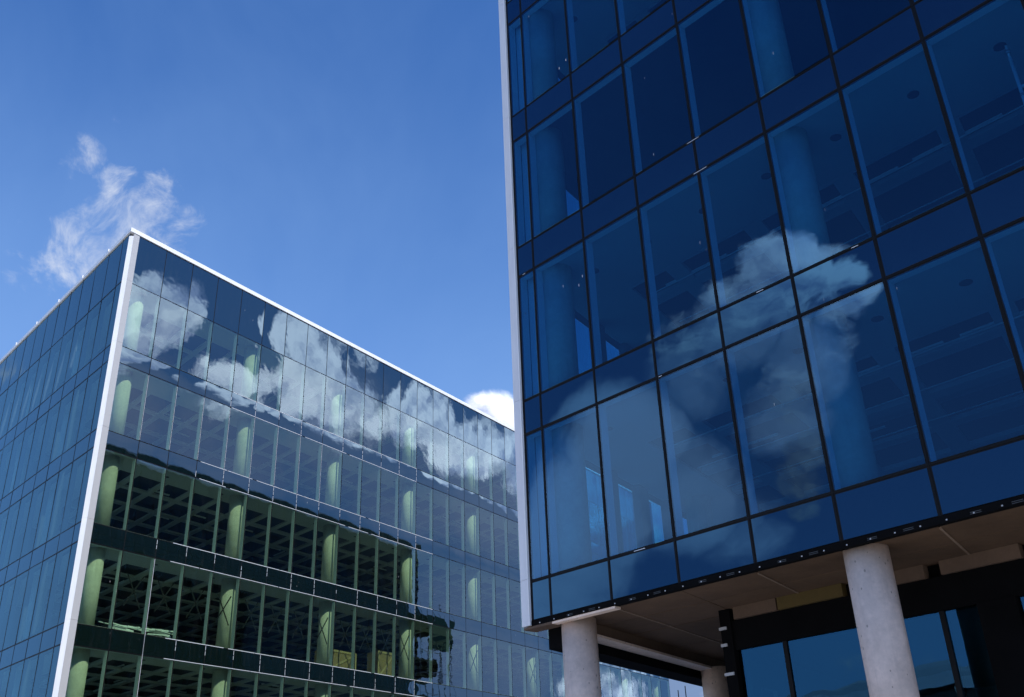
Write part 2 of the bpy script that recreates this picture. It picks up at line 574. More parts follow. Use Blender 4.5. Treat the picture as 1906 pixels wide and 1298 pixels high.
# =================================================================== building with the white corner post
A0 = Vector((-16.448, 36.934, 0))
A_ROOF, A_T, A_FL, A_SP = 25.10, 22.66, 3.84, 0.78
A_LEN, A_DEEP = 33 * 1.5, 20.0
A = thing("glass_office_building", "greenish glass office block with white corner post, white roof edge and pale columns inside", "office building",
          (A0.x, A0.y, 0))
FR = Frame(A0, YU, A)                    # long face towards the street
POST_R = A0 - uU * 0.29
LEFT0 = POST_R + Vector((math.cos(rad(-160)), math.sin(rad(-160)), 0)) * 0.14
FL_ = Frame(LEFT0, YF, A)                # face seen at the picture's edge (x runs negative away from the corner)


def a_l(k):
    return A_T - A_FL * k


def a_u(k):
    return a_l(k) + A_SP


VIS = 6
G = 0.018
for i in range(33):
    xa, xb = i * 1.5, (i + 1) * 1.5
    w = 1.5 - 2 * G
    xc = (xa + xb) / 2
    FR.place("parapet_panel", pane_mesh(w, A_ROOF - A_T - 2 * G, 0.03, MT['spandrel_right'], MT['dark_panel'], random.choice((0.002, 0.003, 0.004))),
             xc, 0, (A_ROOF + A_T) / 2)
    for k in range(1, VIS + 1):
        zt, zb = a_l(k - 1), a_u(k)
        FR.place("window_pane", pane_mesh(w, zt - zb - 2 * G, 0.024, MT['glass_right'], MT['clear'], random.choice((0.0, 0.001, 0.0015))),
                 xc, 0, (zt + zb) / 2)
        FR.place("spandrel_panel", pane_mesh(w, A_SP - 2 * G, 0.03, MT['spandrel_right'], MT['dark_panel'], random.choice((0.0045, 0.0055, 0.0065))),
                 xc, 0, a_l(k) + A_SP / 2)
Z_LOW = a_l(VIS)
for i in range(34):
    x = i * 1.5
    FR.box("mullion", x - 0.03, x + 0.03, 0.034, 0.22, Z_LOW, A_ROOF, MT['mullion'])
    FR.box("joint_gasket", x - G, x + G, 0.005, 0.033, Z_LOW, A_ROOF, MT['gasket'])
for k in range(0, VIS + 1):
    for z in ([a_l(k), a_u(k)] if k else [a_l(0)]):
        FR.box("transom", 0.03, A_LEN - 0.03, 0.036, 0.16, z - 0.03, z + 0.03, MT['mullion'])
        FR.box("transom_gasket", 0, A_LEN, 0.008, 0.035, z - G, z + G, MT['gasket'])
# sun glints on part of the joints, put in as pale aluminium strips
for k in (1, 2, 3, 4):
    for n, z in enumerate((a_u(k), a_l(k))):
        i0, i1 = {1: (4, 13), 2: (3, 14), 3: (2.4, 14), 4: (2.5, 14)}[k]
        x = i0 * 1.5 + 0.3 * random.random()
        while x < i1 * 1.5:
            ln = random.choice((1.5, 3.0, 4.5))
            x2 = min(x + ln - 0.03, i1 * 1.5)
            FR.box("glint_strip", x, x2, -0.006, 0.006, z - 0.011, z + 0.011, MT['alu'])
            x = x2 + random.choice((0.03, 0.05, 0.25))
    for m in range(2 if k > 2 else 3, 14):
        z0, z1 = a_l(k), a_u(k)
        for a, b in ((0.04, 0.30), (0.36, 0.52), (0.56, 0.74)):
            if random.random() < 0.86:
                FR.box("glint_strip", m * 1.5 - 0.009, m * 1.5 + 0.009, -0.004, 0.004, z0 + a, z0 + b, MT['alu'])
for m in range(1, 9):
    FR.box("glint_strip", m * 1.5 - 0.006, m * 1.5 + 0.006, -0.003, 0.004, a_u(2) + 0.05, a_l(1) - 0.05, MT['alu'])
FR.box("glint_strip", 2 * 1.5 - 0.008, 2 * 1.5 + 0.008, -0.004, 0.004, a_u(5) + 0.05, a_l(3) - 0.05, MT['alu'])

# left face
NL = 17
xs = [0.0, -0.75] + [-0.75 - 1.5 * i for i in range(1, NL)]
for i in range(len(xs) - 1):
    xb, xa = xs[i], xs[i + 1]
    w, xc = xb - xa - 2 * G, (xa + xb) / 2
    FL_.place("parapet_panel", pane_mesh(w, A_ROOF - A_T - 2 * G, 0.03, MT['spandrel_left'], MT['dark_panel'], 0.002), xc, 0, (A_ROOF + A_T) / 2)
    for k in range(1, VIS + 1):
        zt, zb = a_l(k - 1), a_u(k)
        if len(xs) and i < 14:
            FL_.place("window_pane", pane_mesh(w, zt - zb - 2 * G, 0.024, MT['glass_left'], MT['clear'], random.choice((0.0, 0.001))), xc, 0, (zt + zb) / 2)
        else:
            FL_.place("outer_pane", pane_mesh(w, zt - zb - 2 * G, 0.024, MT['glass_left'], MT['clear'], 0.0), xc, 0, (zt + zb) / 2)
        FL_.place("spandrel_panel", pane_mesh(w, A_SP - 2 * G, 0.03, MT['spandrel_left'], MT['dark_panel'], 0.002), xc, 0, a_l(k) + A_SP / 2)
for x in xs[1:]:
    FL_.box("mullion", x - 0.03, x + 0.03, 0.034, 0.22, Z_LOW, A_ROOF, MT['mullion_shaded'])
    FL_.box("joint_gasket", x - 0.03, x + 0.03, -0.004, 0.033, Z_LOW, A_ROOF, MT['gasket'])
for k in range(0, VIS + 1):
    for z in ([a_l(k), a_u(k)] if k else [a_l(0)]):
        FL_.box("transom", xs[-1], 0, 0.036, 0.16, z - 0.03, z + 0.03, MT['mullion_shaded'])
        FL_.box("transom_gasket", xs[-1], 0, -0.0035, 0.035, z - 0.028, z + 0.028, MT['gasket'])
for i in range(2, NL, 2):
    FL_.box("roof_clip", xs[i] - 0.03, xs[i] + 0.03, -0.10, -0.062, A_ROOF + 0.08, A_ROOF + 0.23, MT['white_metal'])

# corner post: white outer profile, grey inner panel, in storey lengths
uL = -uF


def rel(v):
    return (v.x - A.location.x, v.y - A.location.y)


pR0 = A0 - FR.v * 0.03
pR1 = POST_R - FR.v * 0.03
pS1 = POST_R - FR.v * 0.045 - uU * 0.012
pC = LEFT0 - FL_.v * 0.03 + uL * 0.02
pI0 = A0 + FR.v * 0.25
pI1 = LEFT0 + FL_.v * 0.25 + uL * 0.02
pM = POST_R + FR.v * 0.22 + uU * 0.05
zj = [A_ROOF - 0.02] + [a_l(k) + A_SP + 0.10 for k in range(0, VIS + 1)] + [-EYE]
zj[1] = a_l(0) + 0.05
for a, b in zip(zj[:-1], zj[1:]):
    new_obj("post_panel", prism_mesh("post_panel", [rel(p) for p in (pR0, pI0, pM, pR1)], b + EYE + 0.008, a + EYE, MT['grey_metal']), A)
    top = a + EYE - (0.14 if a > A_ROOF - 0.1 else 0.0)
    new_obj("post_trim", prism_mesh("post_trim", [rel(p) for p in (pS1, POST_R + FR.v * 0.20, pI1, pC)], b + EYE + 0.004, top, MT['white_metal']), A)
# roof edge


def meet(p, d, q, e):
    """plan point where the line p + d meets the line q + e"""
    k = (q - p).cross(e).z / d.cross(e).z
    return p + d * k


def mitre(yr, yl):
    return meet(A0 + FR.v * yr, uU, LEFT0 + FL_.v * yl, uF)


io, ii = mitre(-0.06, -0.06), mitre(0.5, 0.5)
rim_r = [io, A0 + uU * (A_LEN + 0.1) - FR.v * 0.06, A0 + uU * (A_LEN + 0.1) + FR.v * 0.5, ii]
rim_l = [LEFT0 + uF * (xs[-1] - 0.1) - FL_.v * 0.06, io - uF * 0.002, ii - uF * 0.002, LEFT0 + uF * (xs[-1] - 0.1) + FL_.v * 0.5]
new_obj("roof_edge", prism_mesh("roof_edge", [rel(p) for p in rim_r], A_ROOF + EYE, A_ROOF + EYE + 0.20, MT['white_metal']), A)
new_obj("roof_edge", prism_mesh("roof_edge", [rel(p) for p in rim_l], A_ROOF + EYE + 0.002, A_ROOF + EYE + 0.19, MT['white_metal']), A)

# floors, ceilings, core, roof


def para(o, e1, e2, a0, a1, b0, b1):
    """counter-clockwise parallelogram in plan"""
    P = [o + e1 * a0 + e2 * b0, o + e1 * a1 + e2 * b0, o + e1 * a1 + e2 * b1, o + e1 * a0 + e2 * b1]
    if (P[1] - P[0]).cross(P[3] - P[0]).z < 0:
        P.reverse()
    return P


def slab(name, root, o, e1, e2, a0, a1, b0, b1, z0, z1, m):
    P = para(o, e1, e2, a0, a1, b0, b1)
    return new_obj(name, prism_mesh(name, [(p.x - root.location.x, p.y - root.location.y) for p in P], z0 + EYE, z1 + EYE, m), root)


for k in range(0, VIS + 1):
    slab("sun_stop", A, A0, uU, uL, 0.02, A_LEN - 0.1, 0.05, 0.275, a_l(k) + 0.10, (a_u(k) if k else A_ROOF - 0.2) - 0.12, MT['slab'])  # added closer behind the glass, keeps sun from leaking down the cavity
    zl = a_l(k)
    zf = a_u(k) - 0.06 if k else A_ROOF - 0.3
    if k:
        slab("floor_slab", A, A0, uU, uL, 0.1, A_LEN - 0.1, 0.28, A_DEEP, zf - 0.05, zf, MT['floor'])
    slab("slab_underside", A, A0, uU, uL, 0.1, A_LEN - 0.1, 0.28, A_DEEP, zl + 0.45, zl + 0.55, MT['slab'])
    if k < VIS:
        # flat ceiling border along the glass, then an open grid
        slab("ceiling_border", A, A0, uU, uL, 0.1, A_LEN - 0.1, 0.26, 1.75, zl + 0.03, zl + 0.09, MT['ceiling'])
        slab("ceiling_border", A, A0, uU, uL, 0.0 + 0.05, 1.55, 1.75, A_DEEP - 4, zl + 0.03, zl + 0.09, MT['ceiling'])
        if k < 5:
            for j in range(5):
                s = 3.4 + j * 2.1
                slab("ceiling_beam", A, A0, uU, uL, 1.6, A_LEN - 0.5, s, s + 0.30, zl + 0.03, zl + 0.12, MT['ceiling'])
            for i in range(1, 32):
                s = 1.5 * i + 0.75
                slab("ceiling_batten", A, A0, uU, uL, s, s + 0.26, 1.75, 13.4, zl + 0.034, zl + 0.124, MT['ceiling'])
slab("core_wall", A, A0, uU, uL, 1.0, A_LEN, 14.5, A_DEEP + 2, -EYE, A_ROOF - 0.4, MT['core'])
slab("end_wall", A, A0, uU, uL, A_LEN - 0.08, A_LEN + 0.04, 0.15, A_DEEP + 2, -EYE, A_ROOF - 0.1, MT['dark_panel'])
slab("roof", A, A0, uU, uL, 0.2, A_LEN, 0.3, A_DEEP + 3, A_ROOF - 0.2, A_ROOF + 0.05, MT['slab'])
slab("back_wall", A, A0, uU, uL, 0.2, A_LEN, A_DEEP + 2.0, A_DEEP + 2.3, -EYE, A_ROOF - 0.2, MT['dark_panel'])
# ground storey below the frame
FR.box("plinth_wall", 0, A_LEN, 0.03, 0.2, -EYE, Z_LOW, MT['dark_panel'])
FL_.box("plinth_wall", xs[-1], 0, 0.03, 0.2, -EYE, Z_LOW, MT['dark_panel'])

SETB = 0.72
for x in (0.55, 5.0, 9.05, 13.05, 17.05, 21.05, 25.05, 29.05, 32.4):
    for k in range(1, VIS + 1):
        zf = a_u(k) - 0.06
        FR.place("column", cyl_mesh(0.32, a_l(k - 1) + 0.03 - zf, MT['paint_col'], 32), x * 1.5, SETB, zf)
for x in (-6.4, -12.4, -18.4):
    for k in range(1, VIS + 1):
        zf = a_u(k) - 0.06
        FL_.place("column", cyl_mesh(0.32, a_l(k - 1) + 0.03 - zf, MT['paint_col'], 32), x, SETB + 0.2, zf)
for k in range(0, 5):
    for i in range(22):
        x = 2.4 + i * 1.5 + random.uniform(-0.1, 0.1)
        s = random.choice((3.4, 4.9, 6.4, 7.9))
        c = A0 + uU * x + uL * s
        dv = uU if random.random() < 0.5 else uL
        new_obj("ceiling_light", bar_mesh("ceiling_light", c - A.location + Vector((0, 0, a_l(k) + EYE + 0.22)),
                                          c + dv * 1.1 - A.location + Vector((0, 0, a_l(k) + EYE + 0.22)), 0.07, 0.05, MT['tube']), A)
    for i in range(0, 16):
        FR.place("downlight", cyl_mesh(0.10, 0.02, MT['hole'], 16), 0.75 + 3.0 * i, 0.95, a_l(k) + 0.016)

# black tape crosses on the panes of the fourth glazed storey
panes4 = [o for o in A.children if o.name.startswith("window_pane") and abs(o.location.z - EYE - (a_l(3) + a_u(4)) / 2) < 0.05 and abs(o.rotation_euler[2] - YU) < 0.03]
panes4.sort(key=lambda o: (o.location - FR.world(0, 0, 0) + A.location).dot(uU))
for i, p in enumerate(panes4[1:26]):
    for sgn in (-1, 1):
        L = 0.62
        jit = random.uniform(-0.06, 0.06)
        me = bar_mesh("tape", (-L * 0.6 + jit, 0.045, -sgn * L + 0.05), (L * 0.6 + jit, 0.045, sgn * L + 0.05), 0.012, 0.055, MT['tape'])
        new_obj("tape", me, p)

# =================================================================== building raised on columns
B0 = Vector((0.5413, 18.520, 0))
B_Z0, B_FL, B_SP, B_NF = 3.838, 3.757, 0.753, 5
B_TOP = B_Z0 + B_FL * 5 + 2.7
B_W, B_LEN = 16.5, 55.0
B = thing("glass_office_building", "dark blue glass office block raised on round concrete columns with brown soffit", "office building", (B0.x, B0.y, 0))
FB = Frame(B0, YF, B)
B_EDGE = -0.53
SIDE0 = B0 + uF * B_EDGE + FB.v * 0.30
FS = Frame(SIDE0, YU + math.pi, B)     # side wall towards the other block; x runs negative away from the camera


def b_l(k):
    return B_Z0 + B_FL * k


def b_u(k):
    return b_l(k) + B_SP


GB = 0.034
bx = [B_EDGE + 0.03] + [1.5 * i for i in range(0, 12)]
for i in range(len(bx) - 1):
    xa, xb = bx[i], bx[i + 1]
    w, xc = xb - xa - 2 * GB, (xa + xb) / 2
    for k in range(0, B_NF):
        FB.place("spandrel_panel", pane_mesh(w, B_SP - 2 * GB, 0.03, MT['spandrel_blue'], MT['dark_panel'], random.choice((0.001, 0.002, 0.003))), xc, 0, b_l(k) + B_SP / 2)
        zb, zt = b_u(k), b_l(k + 1)
        FB.place("window_pane", pane_mesh(w, zt - zb - 2 * GB, 0.024, MT['glass_blue'], MT['clear'], random.choice((0.0, 0.001, 0.0015))), xc, 0, (zt + zb) / 2)
    FB.place("parapet_panel", pane_mesh(w, B_TOP - b_l(5) - 2 * GB, 0.03, MT['spandrel_blue'], MT['dark_panel'], 0.002), xc, 0, (B_TOP + b_l(5)) / 2)
for x in bx:
    FB.box("mullion", x - 0.032, x + 0.032, 0.036, 0.24, B_Z0, B_TOP, MT['mullion_pale'])
    FB.box("joint_gasket", x - GB, x + GB, 0.004, 0.035, B_Z0, B_TOP, MT['gasket'])
    FB.box("joint_bead", x - 0.006, x + 0.006, -0.004, 0.0035, B_Z0 + 0.02, B_TOP, MT['gasket'])
for k in range(0, B_NF + 1):
    for z in ([b_l(k), b_u(k)] if k < B_NF else [b_l(k)]):
        if z == B_Z0:
            continue
        FB.box("transom", bx[0], bx[-1], 0.038, 0.20, z - 0.032, z + 0.032, MT['mullion_pale'])
        FB.box("transom_gasket", bx[0], bx[-1], 0.007, 0.037, z - GB, z + GB, MT['gasket'])
        FB.box("transom_bead", bx[0], bx[-1], -0.003, 0.0065, z - 0.007, z + 0.007, MT['gasket'])
# bottom edge: black drip trim with screws and slots
FB.box("edge_trim", B_EDGE, B_W, -0.012, 0.10, B_Z0 - 0.085, B_Z0 + 0.02, MT['black'])
scr, slots = [], []
x = -0.3
while x < 12:
    scr.append((x - 0.010, x + 0.010, -0.020, -0.012, B_Z0 - 0.060, B_Z0 - 0.042))
    x += 0.375
sm_ = merge_boxes("screw", [(a, b, c, d, e - B_Z0, f - B_Z0) for a, b, c, d, e, f in scr], MT['grey_metal'])
o = FB.place("screw", sm_, 0, 0, B_Z0)
o['kind'] = 'stuff'
sl_ = merge_boxes("clip", [(x, x + 0.15, -0.016, -0.012, z - 0.004, z + 0.004) for x in [0.4 + 1.5 * i for i in range(8)] + [0.95 + 1.5 * i for i in range(8)] for z in (-0.035, -0.058)], MT['dark_panel'])
o = FB.place("clip", sl_, 0, 0, B_Z0)
o['kind'] = 'stuff'
# short strips put in as bright highlights on the joints
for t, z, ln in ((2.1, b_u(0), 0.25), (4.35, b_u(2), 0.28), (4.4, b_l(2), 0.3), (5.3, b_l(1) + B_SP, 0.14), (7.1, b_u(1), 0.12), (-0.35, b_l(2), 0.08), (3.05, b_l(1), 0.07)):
    FB.box("glint_strip", t, t + ln, -0.006, 0.0, z - 0.006, z + 0.004, MT['alu'])

# corner fin in storey lengths, sunlit look of the narrow return put into whiter metal
zf_ = [B_Z0 - 0.07] + [b_u(k) + 0.05 for k in range(0, B_NF)] + [B_TOP + 0.1]
for a, b in zip(zf_[:-1], zf_[1:]):
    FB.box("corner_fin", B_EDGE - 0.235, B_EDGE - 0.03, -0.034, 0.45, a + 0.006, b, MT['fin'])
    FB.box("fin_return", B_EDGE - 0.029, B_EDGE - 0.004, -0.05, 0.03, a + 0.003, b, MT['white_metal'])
FB.box("fin_cap", B_EDGE - 0.2, 0.0, -0.02, 0.30, B_Z0 - 0.13, B_Z0 - 0.088, MT['panel'])
FB.box("edge_angle", B_EDGE + 0.03, 1.55, 0.0, 0.16, B_Z0 - 0.125, B_Z0 - 0.087, MT['concrete'])

# side wall, same glazing; the far end is still open to the slabs
ns = 35
sx = [0.0, -1.25] + [-1.25 - 1.5 * i for i in range(1, ns + 1)]
for i in range(len(sx) - 1):
    xb, xa = sx[i], sx[i + 1]
    w, xc = xb - xa - 2 * GB, (xa + xb) / 2
    for k in range(0, B_NF):
        FS.place("side_spandrel", pane_mesh(w, B_SP - 2 * GB, 0.03, MT['spandrel_side'], MT['dark_panel'], 0.002), xc, 0, b_l(k) + B_SP / 2)
        zb, zt = b_u(k), b_l(k + 1)
        FS.place("side_pane", pane_mesh(w, zt - zb - 2 * GB, 0.024, MT['glass_side'], MT['clear'], 0.0), xc, 0, (zt + zb) / 2)
    FS.place("parapet_panel", pane_mesh(w, B_TOP - b_l(5) - 2 * GB, 0.03, MT['spandrel_side'], MT['dark_panel'], 0.002), xc, 0, (B_TOP + b_l(5)) / 2)
for i, x in enumerate(sx):
    FS.box("mullion", x - 0.032, x + 0.032, 0.036, 0.24, B_Z0, B_TOP, MT['mullion_pale'])
    FS.box("joint_gasket", x - GB, x + GB, 0.004, 0.035, B_Z0, B_TOP, MT['gasket'])
    if i > 1:
        FS.box("pier", x - 0.22, x + 0.22, 0.10, 0.30, B_Z0 + 0.3, b_l(5), MT['dark_panel'])
for k in range(0, B_NF + 1):
    for z in ([b_l(k), b_u(k)] if k < B_NF else [b_l(k)]):
        FS.box("transom_gasket", sx[-1], 0, 0.006, 0.037, z - GB, z + GB, MT['gasket'])
L_END = -sx[-1]

e1, e2 = uF, uU
for k in range(0, B_NF + 1):
    slab("sun_stop", B, B0, e1, e2, -0.34, B_W - 0.1, 0.05, 0.275, b_l(k) + 0.10, (b_u(k) if k < B_NF else B_TOP - 0.4) - 0.12, MT['slab'])  # added to shut sunlight out of the cavity behind the spandrels
    z = b_l(k)
    ext = 3.4 if k in (1, 2, 3, 4) else 0.0
    if k == 0:
        slab("floor_slab", B, B0, e1, e2, -0.35, B_W - 0.1, 0.20, L_END, z + 0.35, z + 0.69, MT['floor'])
    else:
        slab("floor_slab", B, B0, e1, e2, -0.35, B_W - 0.1, 0.28, L_END + ext, z + 0.62, z + 0.69, MT['floor'])
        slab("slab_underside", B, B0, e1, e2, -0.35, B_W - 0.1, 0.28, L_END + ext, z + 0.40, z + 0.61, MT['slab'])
        if ext:
            slab("slab_end_shade", B, B0, e1, e2, -0.45, B_W - 1.1, L_END + 0.2, L_END + ext + 0.15, z - 0.75, z + 0.395, MT['black'])  # black block takes in the shaded ceiling zone under the slab end
        if k == 3:      # no ceiling hung yet on this storey
            continue
        slab("ceiling_border", B, B0, e1, e2, -0.30, B_W - 0.2, 0.28, 2.35, z + 0.03, z + 0.09, MT['ceiling_pale'])
        slab("ceiling_border", B, B0, e1, e2, -0.30, 1.3, 2.35, 14.0, z + 0.03, z + 0.09, MT['ceiling_pale'])
        slab("bulkhead", B, B0, e1, e2, 1.3, B_W - 0.2, 2.36, 2.44, z + 0.03, z + 0.38, MT['ceiling_pale'])
        if k <= 4:
            for j in range(6):
                s = 3.2 + j * 1.75
                slab("ceiling_beam", B, B0, e1, e2, 1.4, B_W - 0.3, s, s + 0.34, z + 0.03, z + 0.13, MT['ceiling_pale'])
            for i in range(7):
                s = 2.3 + 2.1 * i
                slab("ceiling_batten", B, B0, e1, e2, s, s + 0.42, 2.45, 13.4, z + 0.035, z + 0.135, MT['ceiling_pale'])
            for s in (2.95, 4.55, 6.2):
                p0, p1 = B0 + e1 * 1.5 + e2 * s - B.location, B0 + e1 * (B_W - 0.5) + e2 * s - B.location
                zz = Vector((0, 0, z + EYE - 0.01))
                new_obj("conduit", bar_mesh("conduit", p0 + zz, p1 + zz, 0.022, 0.022, MT['tube']), B)
            dz = Vector((0, 0, z + EYE + 0.24))
            new_obj("duct", bar_mesh("duct", B0 + e1 * 2.0 + e2 * 5.6 - B.location + dz, B0 + e1 * 15.5 + e2 * 5.6 - B.location + dz, 0.45, 0.22, MT['steel']), B)
            for i in range(7):
                s = random.choice((3.0, 4.4, 5.9))
                c = B0 + e1 * (2.0 + 2.0 * i) + e2 * s
                zz = Vector((0, 0, z + EYE + 0.06))
                new_obj("ceiling_light", bar_mesh("ceiling_light", c - B.location + zz, c + e1 * 1.7 - B.location + zz, 0.05, 0.04, MT['tube']), B)
            for i in range(10):
                FB.place("downlight", cyl_mesh(0.10, 0.02, MT['hole'], 20), 0.75 + 1.5 * i, 1.15, z + 0.016)
slab("core_wall", B, B0, e1, e2, 3.5, B_W - 0.3, 14.0, 14.3, B_Z0 + 0.7, B_TOP - 0.3, MT['core'])
slab("end_wall", B, B0, e1, e2, B_W, B_W + 0.15, 0.0, L_END, B_Z0, B_TOP, MT['dark_panel'])
slab("back_wall", B, B0, e1, e2, -0.3, B_W, L_END - 0.3, L_END - 0.1, B_Z0, B_TOP - 0.1, MT['dark_panel'])
slab("roof", B, B0, e1, e2, -0.4, B_W, 0.3, L_END, B_TOP - 0.3, B_TOP, MT['slab'])
FS.box("roof_edge", sx[-1], 0.1, -0.1, 0.4, B_TOP, B_TOP + 0.18, MT['white_metal'])
FB.box("roof_edge", B_EDGE - 0.3, B_W, -0.1, 0.4, B_TOP + 0.004, B_TOP + 0.18, MT['white_metal'])

# upper storey columns
for x in (0.22, 6.18, 12.1):
    for k in range(0, B_NF):
        zf = b_u(k) - 0.06
        FB.place("column", cyl_mesh(0.32, b_l(k + 1) + 0.03 - zf, MT['paint_col'], 36), x, 0.50, zf)
for j in range(1, 9):
    c = B0 + e1 * 0.45 + e2 * (0.5 + 6.0 * j)
    for k in range(0, B_NF):
        zf = b_u(k) - 0.06
        new_obj("column", cyl_mesh(0.32, b_l(k + 1) + 0.03 - zf, MT['paint_col'], 36), B, (c.x - B.location.x, c.y - B.location.y, zf + EYE))

# soffit: cast bays with recessed joints and pale mortar ridges
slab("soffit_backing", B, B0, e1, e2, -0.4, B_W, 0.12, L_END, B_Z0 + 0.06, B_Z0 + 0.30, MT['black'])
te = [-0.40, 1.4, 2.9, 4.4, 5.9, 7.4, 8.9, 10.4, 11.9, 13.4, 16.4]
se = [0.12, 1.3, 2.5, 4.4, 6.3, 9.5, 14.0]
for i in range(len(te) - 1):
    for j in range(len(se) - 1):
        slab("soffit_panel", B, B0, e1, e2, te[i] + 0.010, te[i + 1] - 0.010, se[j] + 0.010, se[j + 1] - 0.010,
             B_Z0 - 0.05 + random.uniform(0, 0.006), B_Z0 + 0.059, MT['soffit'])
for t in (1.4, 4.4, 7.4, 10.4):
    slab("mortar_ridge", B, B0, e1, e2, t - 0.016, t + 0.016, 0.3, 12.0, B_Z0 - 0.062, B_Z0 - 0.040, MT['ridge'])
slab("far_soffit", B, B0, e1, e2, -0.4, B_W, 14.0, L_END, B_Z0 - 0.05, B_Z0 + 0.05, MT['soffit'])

ZS = B_Z0 - 0.05
# edge beam and black bulkhead along the side
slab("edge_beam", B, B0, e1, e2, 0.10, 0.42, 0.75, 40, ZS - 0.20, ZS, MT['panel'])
slab("lit_beam_lip", B, B0, e1, e2, 0.12, 0.47, 0.75, 40, ZS - 0.25, ZS - 0.203, MT['concrete'])  # lit lower edge of the beam put in as paler concrete
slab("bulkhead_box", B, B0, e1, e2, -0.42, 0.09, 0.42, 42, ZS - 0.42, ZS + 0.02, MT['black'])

# round columns that carry the block
for x in (0.24, 6.10, 11.95):
    FB.place("support_column", cyl_mesh(0.325, ZS + 0.01 + EYE, MT['concrete'], 64), x, 0.46, -EYE)
for j in (1, 2, 3, 4):
    c = B0 + e1 * 0.40 + e2 * (0.46 + 5.95 * j)
    new_obj("support_column", cyl_mesh(0.325, ZS - 0.2 + EYE, MT['concrete'], 64), B, (c.x - B.location.x, c.y - B.location.y, 0))

# recessed ground storey
R_Y = 2.10
for x0, x1, m in ((2.56, 3.46, 'panel'), (3.49, 4.75, 'ochre'), (4.98, 6.18, 'panel'), (6.44, 7.66, 'panel'), (7.9, 9.4, 'panel'), (9.6, 11.0, 'panel'), (11.2, 12.6, 'panel')):
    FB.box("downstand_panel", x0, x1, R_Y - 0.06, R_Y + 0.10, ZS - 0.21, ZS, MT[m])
FB.box("black_band", 2.30, 14.0, R_Y, R_Y + 0.25, ZS - 0.72, ZS - 0.215, MT['black'])
FB.box("backing_strip", 2.50, 14.0, R_Y + 0.11, R_Y + 0.25, ZS - 0.214, ZS, MT['black'])
FB.box("black_post", 2.24, 2.47, R_Y - 0.05, R_Y + 0.28, -EYE, ZS, MT['black'])
FB.box("black_pier", 6.84, 7.42, R_Y - 0.02, R_Y + 0.25, -EYE, ZS - 0.72, MT['black'])
for z, ln in ((ZS - 0.33, 0.16), (ZS - 0.62, 0.13), (ZS - 1.12, 0.2)):
    FB.box("bracket", 2.22, 2.22 + ln, R_Y - 0.075, R_Y - 0.05, z - 0.025, z + 0.025, MT['grey_metal'])
gx = [2.47, 3.46, 6.27, 6.84]
for a, b in zip(gx[:-1], gx[1:]):
    FB.place("ground_pane", pane_mesh(b - a - 0.02, 5.0 - 0.78, 0.024, MT['glass_ground'], MT['clear'], 0.006), (a + b) / 2, R_Y + 0.06, ZS - 0.72 - (5.0 - 0.78) / 2)
for a, b in ((7.42, 9.4), (9.4, 12.0)):
    FB.place("ground_pane", pane_mesh(b - a - 0.02, 5.0 - 0.78, 0.024, MT['glass_ground'], MT['clear'], 0.006), (a + b) / 2, R_Y + 0.06, ZS - 0.72 - (5.0 - 0.78) / 2)
for x in (3.46, 6.27, 9.4):
    FB.box("ground_mullion", x - 0.04, x + 0.04, R_Y + 0.03, R_Y + 0.2, -EYE, ZS - 0.72, MT['gasket'])
# the room behind: side wall with window openings, ceiling, back wall
rs0 = R_Y + 0.3
slab("room_ceiling", B, B0, e1, e2, 3.1, 14.0, rs0, 12, ZS - 0.70, ZS - 0.62, MT['core'])
slab("room_back", B, B0, e1, e2, 3.0, 14.0, 12, 12.2, -EYE, ZS - 0.02, MT['core'])
for a, b, z0, z1 in ((rs0, 2.85, -EYE, ZS - 0.02), (3.60, 4.32, -EYE, ZS - 0.02), (5.3, 12, -EYE, ZS - 0.02), (2.85, 3.60, 2.49, ZS - 0.02), (4.32, 5.3, 2.47, ZS - 0.02)):
    slab("room_side_wall", B, B0, e1, e2, 3.0, 3.09, a, b, z0, z1, MT['core'])
slab("room_end_wall", B, B0, e1, e2, 13.9, 14.0, rs0, 12, -EYE, ZS - 0.02, MT['core'])

# =================================================================== scaffold at the open end
endc = B0 + e1 * (-0.5) + e2 * (L_END + 0.6)
S = thing("scaffold_tower", "steel tube scaffold with grey and green netting at the raised block's open end", "scaffold", (endc.x, endc.y, 0))


def sloc(a, b, z):
    return uF * a + uU * b + Vector((0, 0, z))


for a in (-1.2, -0.2):
    for b in (0.0, 1.6, 3.2):
        new_obj("standard", bar_mesh("standard", sloc(a, b, 0), sloc(a, b, 22), 0.06, 0.06, MT['steel']), S)
for z in (2, 4, 6, 8, 10, 12, 14, 16, 18, 20):
    for a in (-1.2, -0.2):
        new_obj("ledger", bar_mesh("ledger", sloc(a, -0.2, z), sloc(a, 3.4, z), 0.05, 0.05, MT['steel']), S)
    new_obj("transom_tube", bar_mesh("transom_tube", sloc(-1.3, 1.6, z + 0.06), sloc(-0.1, 1.6, z + 0.06), 0.05, 0.05, MT['steel']), S)
for n, (z0, z1, m) in enumerate(((3, 7, 'mesh'), (9.5, 11.5, 'mesh'), (18, 21, 'green_net'))):
    me = mesh_from("netting", box_verts(-1.26, -1.23, 0, 3.2, z0, z1), BOXF, MT[m])
    o = new_obj("netting", me, S, (0, 0, 0), 0)
    me.transform(Matrix(((uF.x, uU.x, 0, 0), (uF.y, uU.y, 0, 0), (0, 0, 1, 0), (0, 0, 0, 1))))

# =================================================================== things on the floor inside the left block
FZ4 = a_u(4) - 0.06


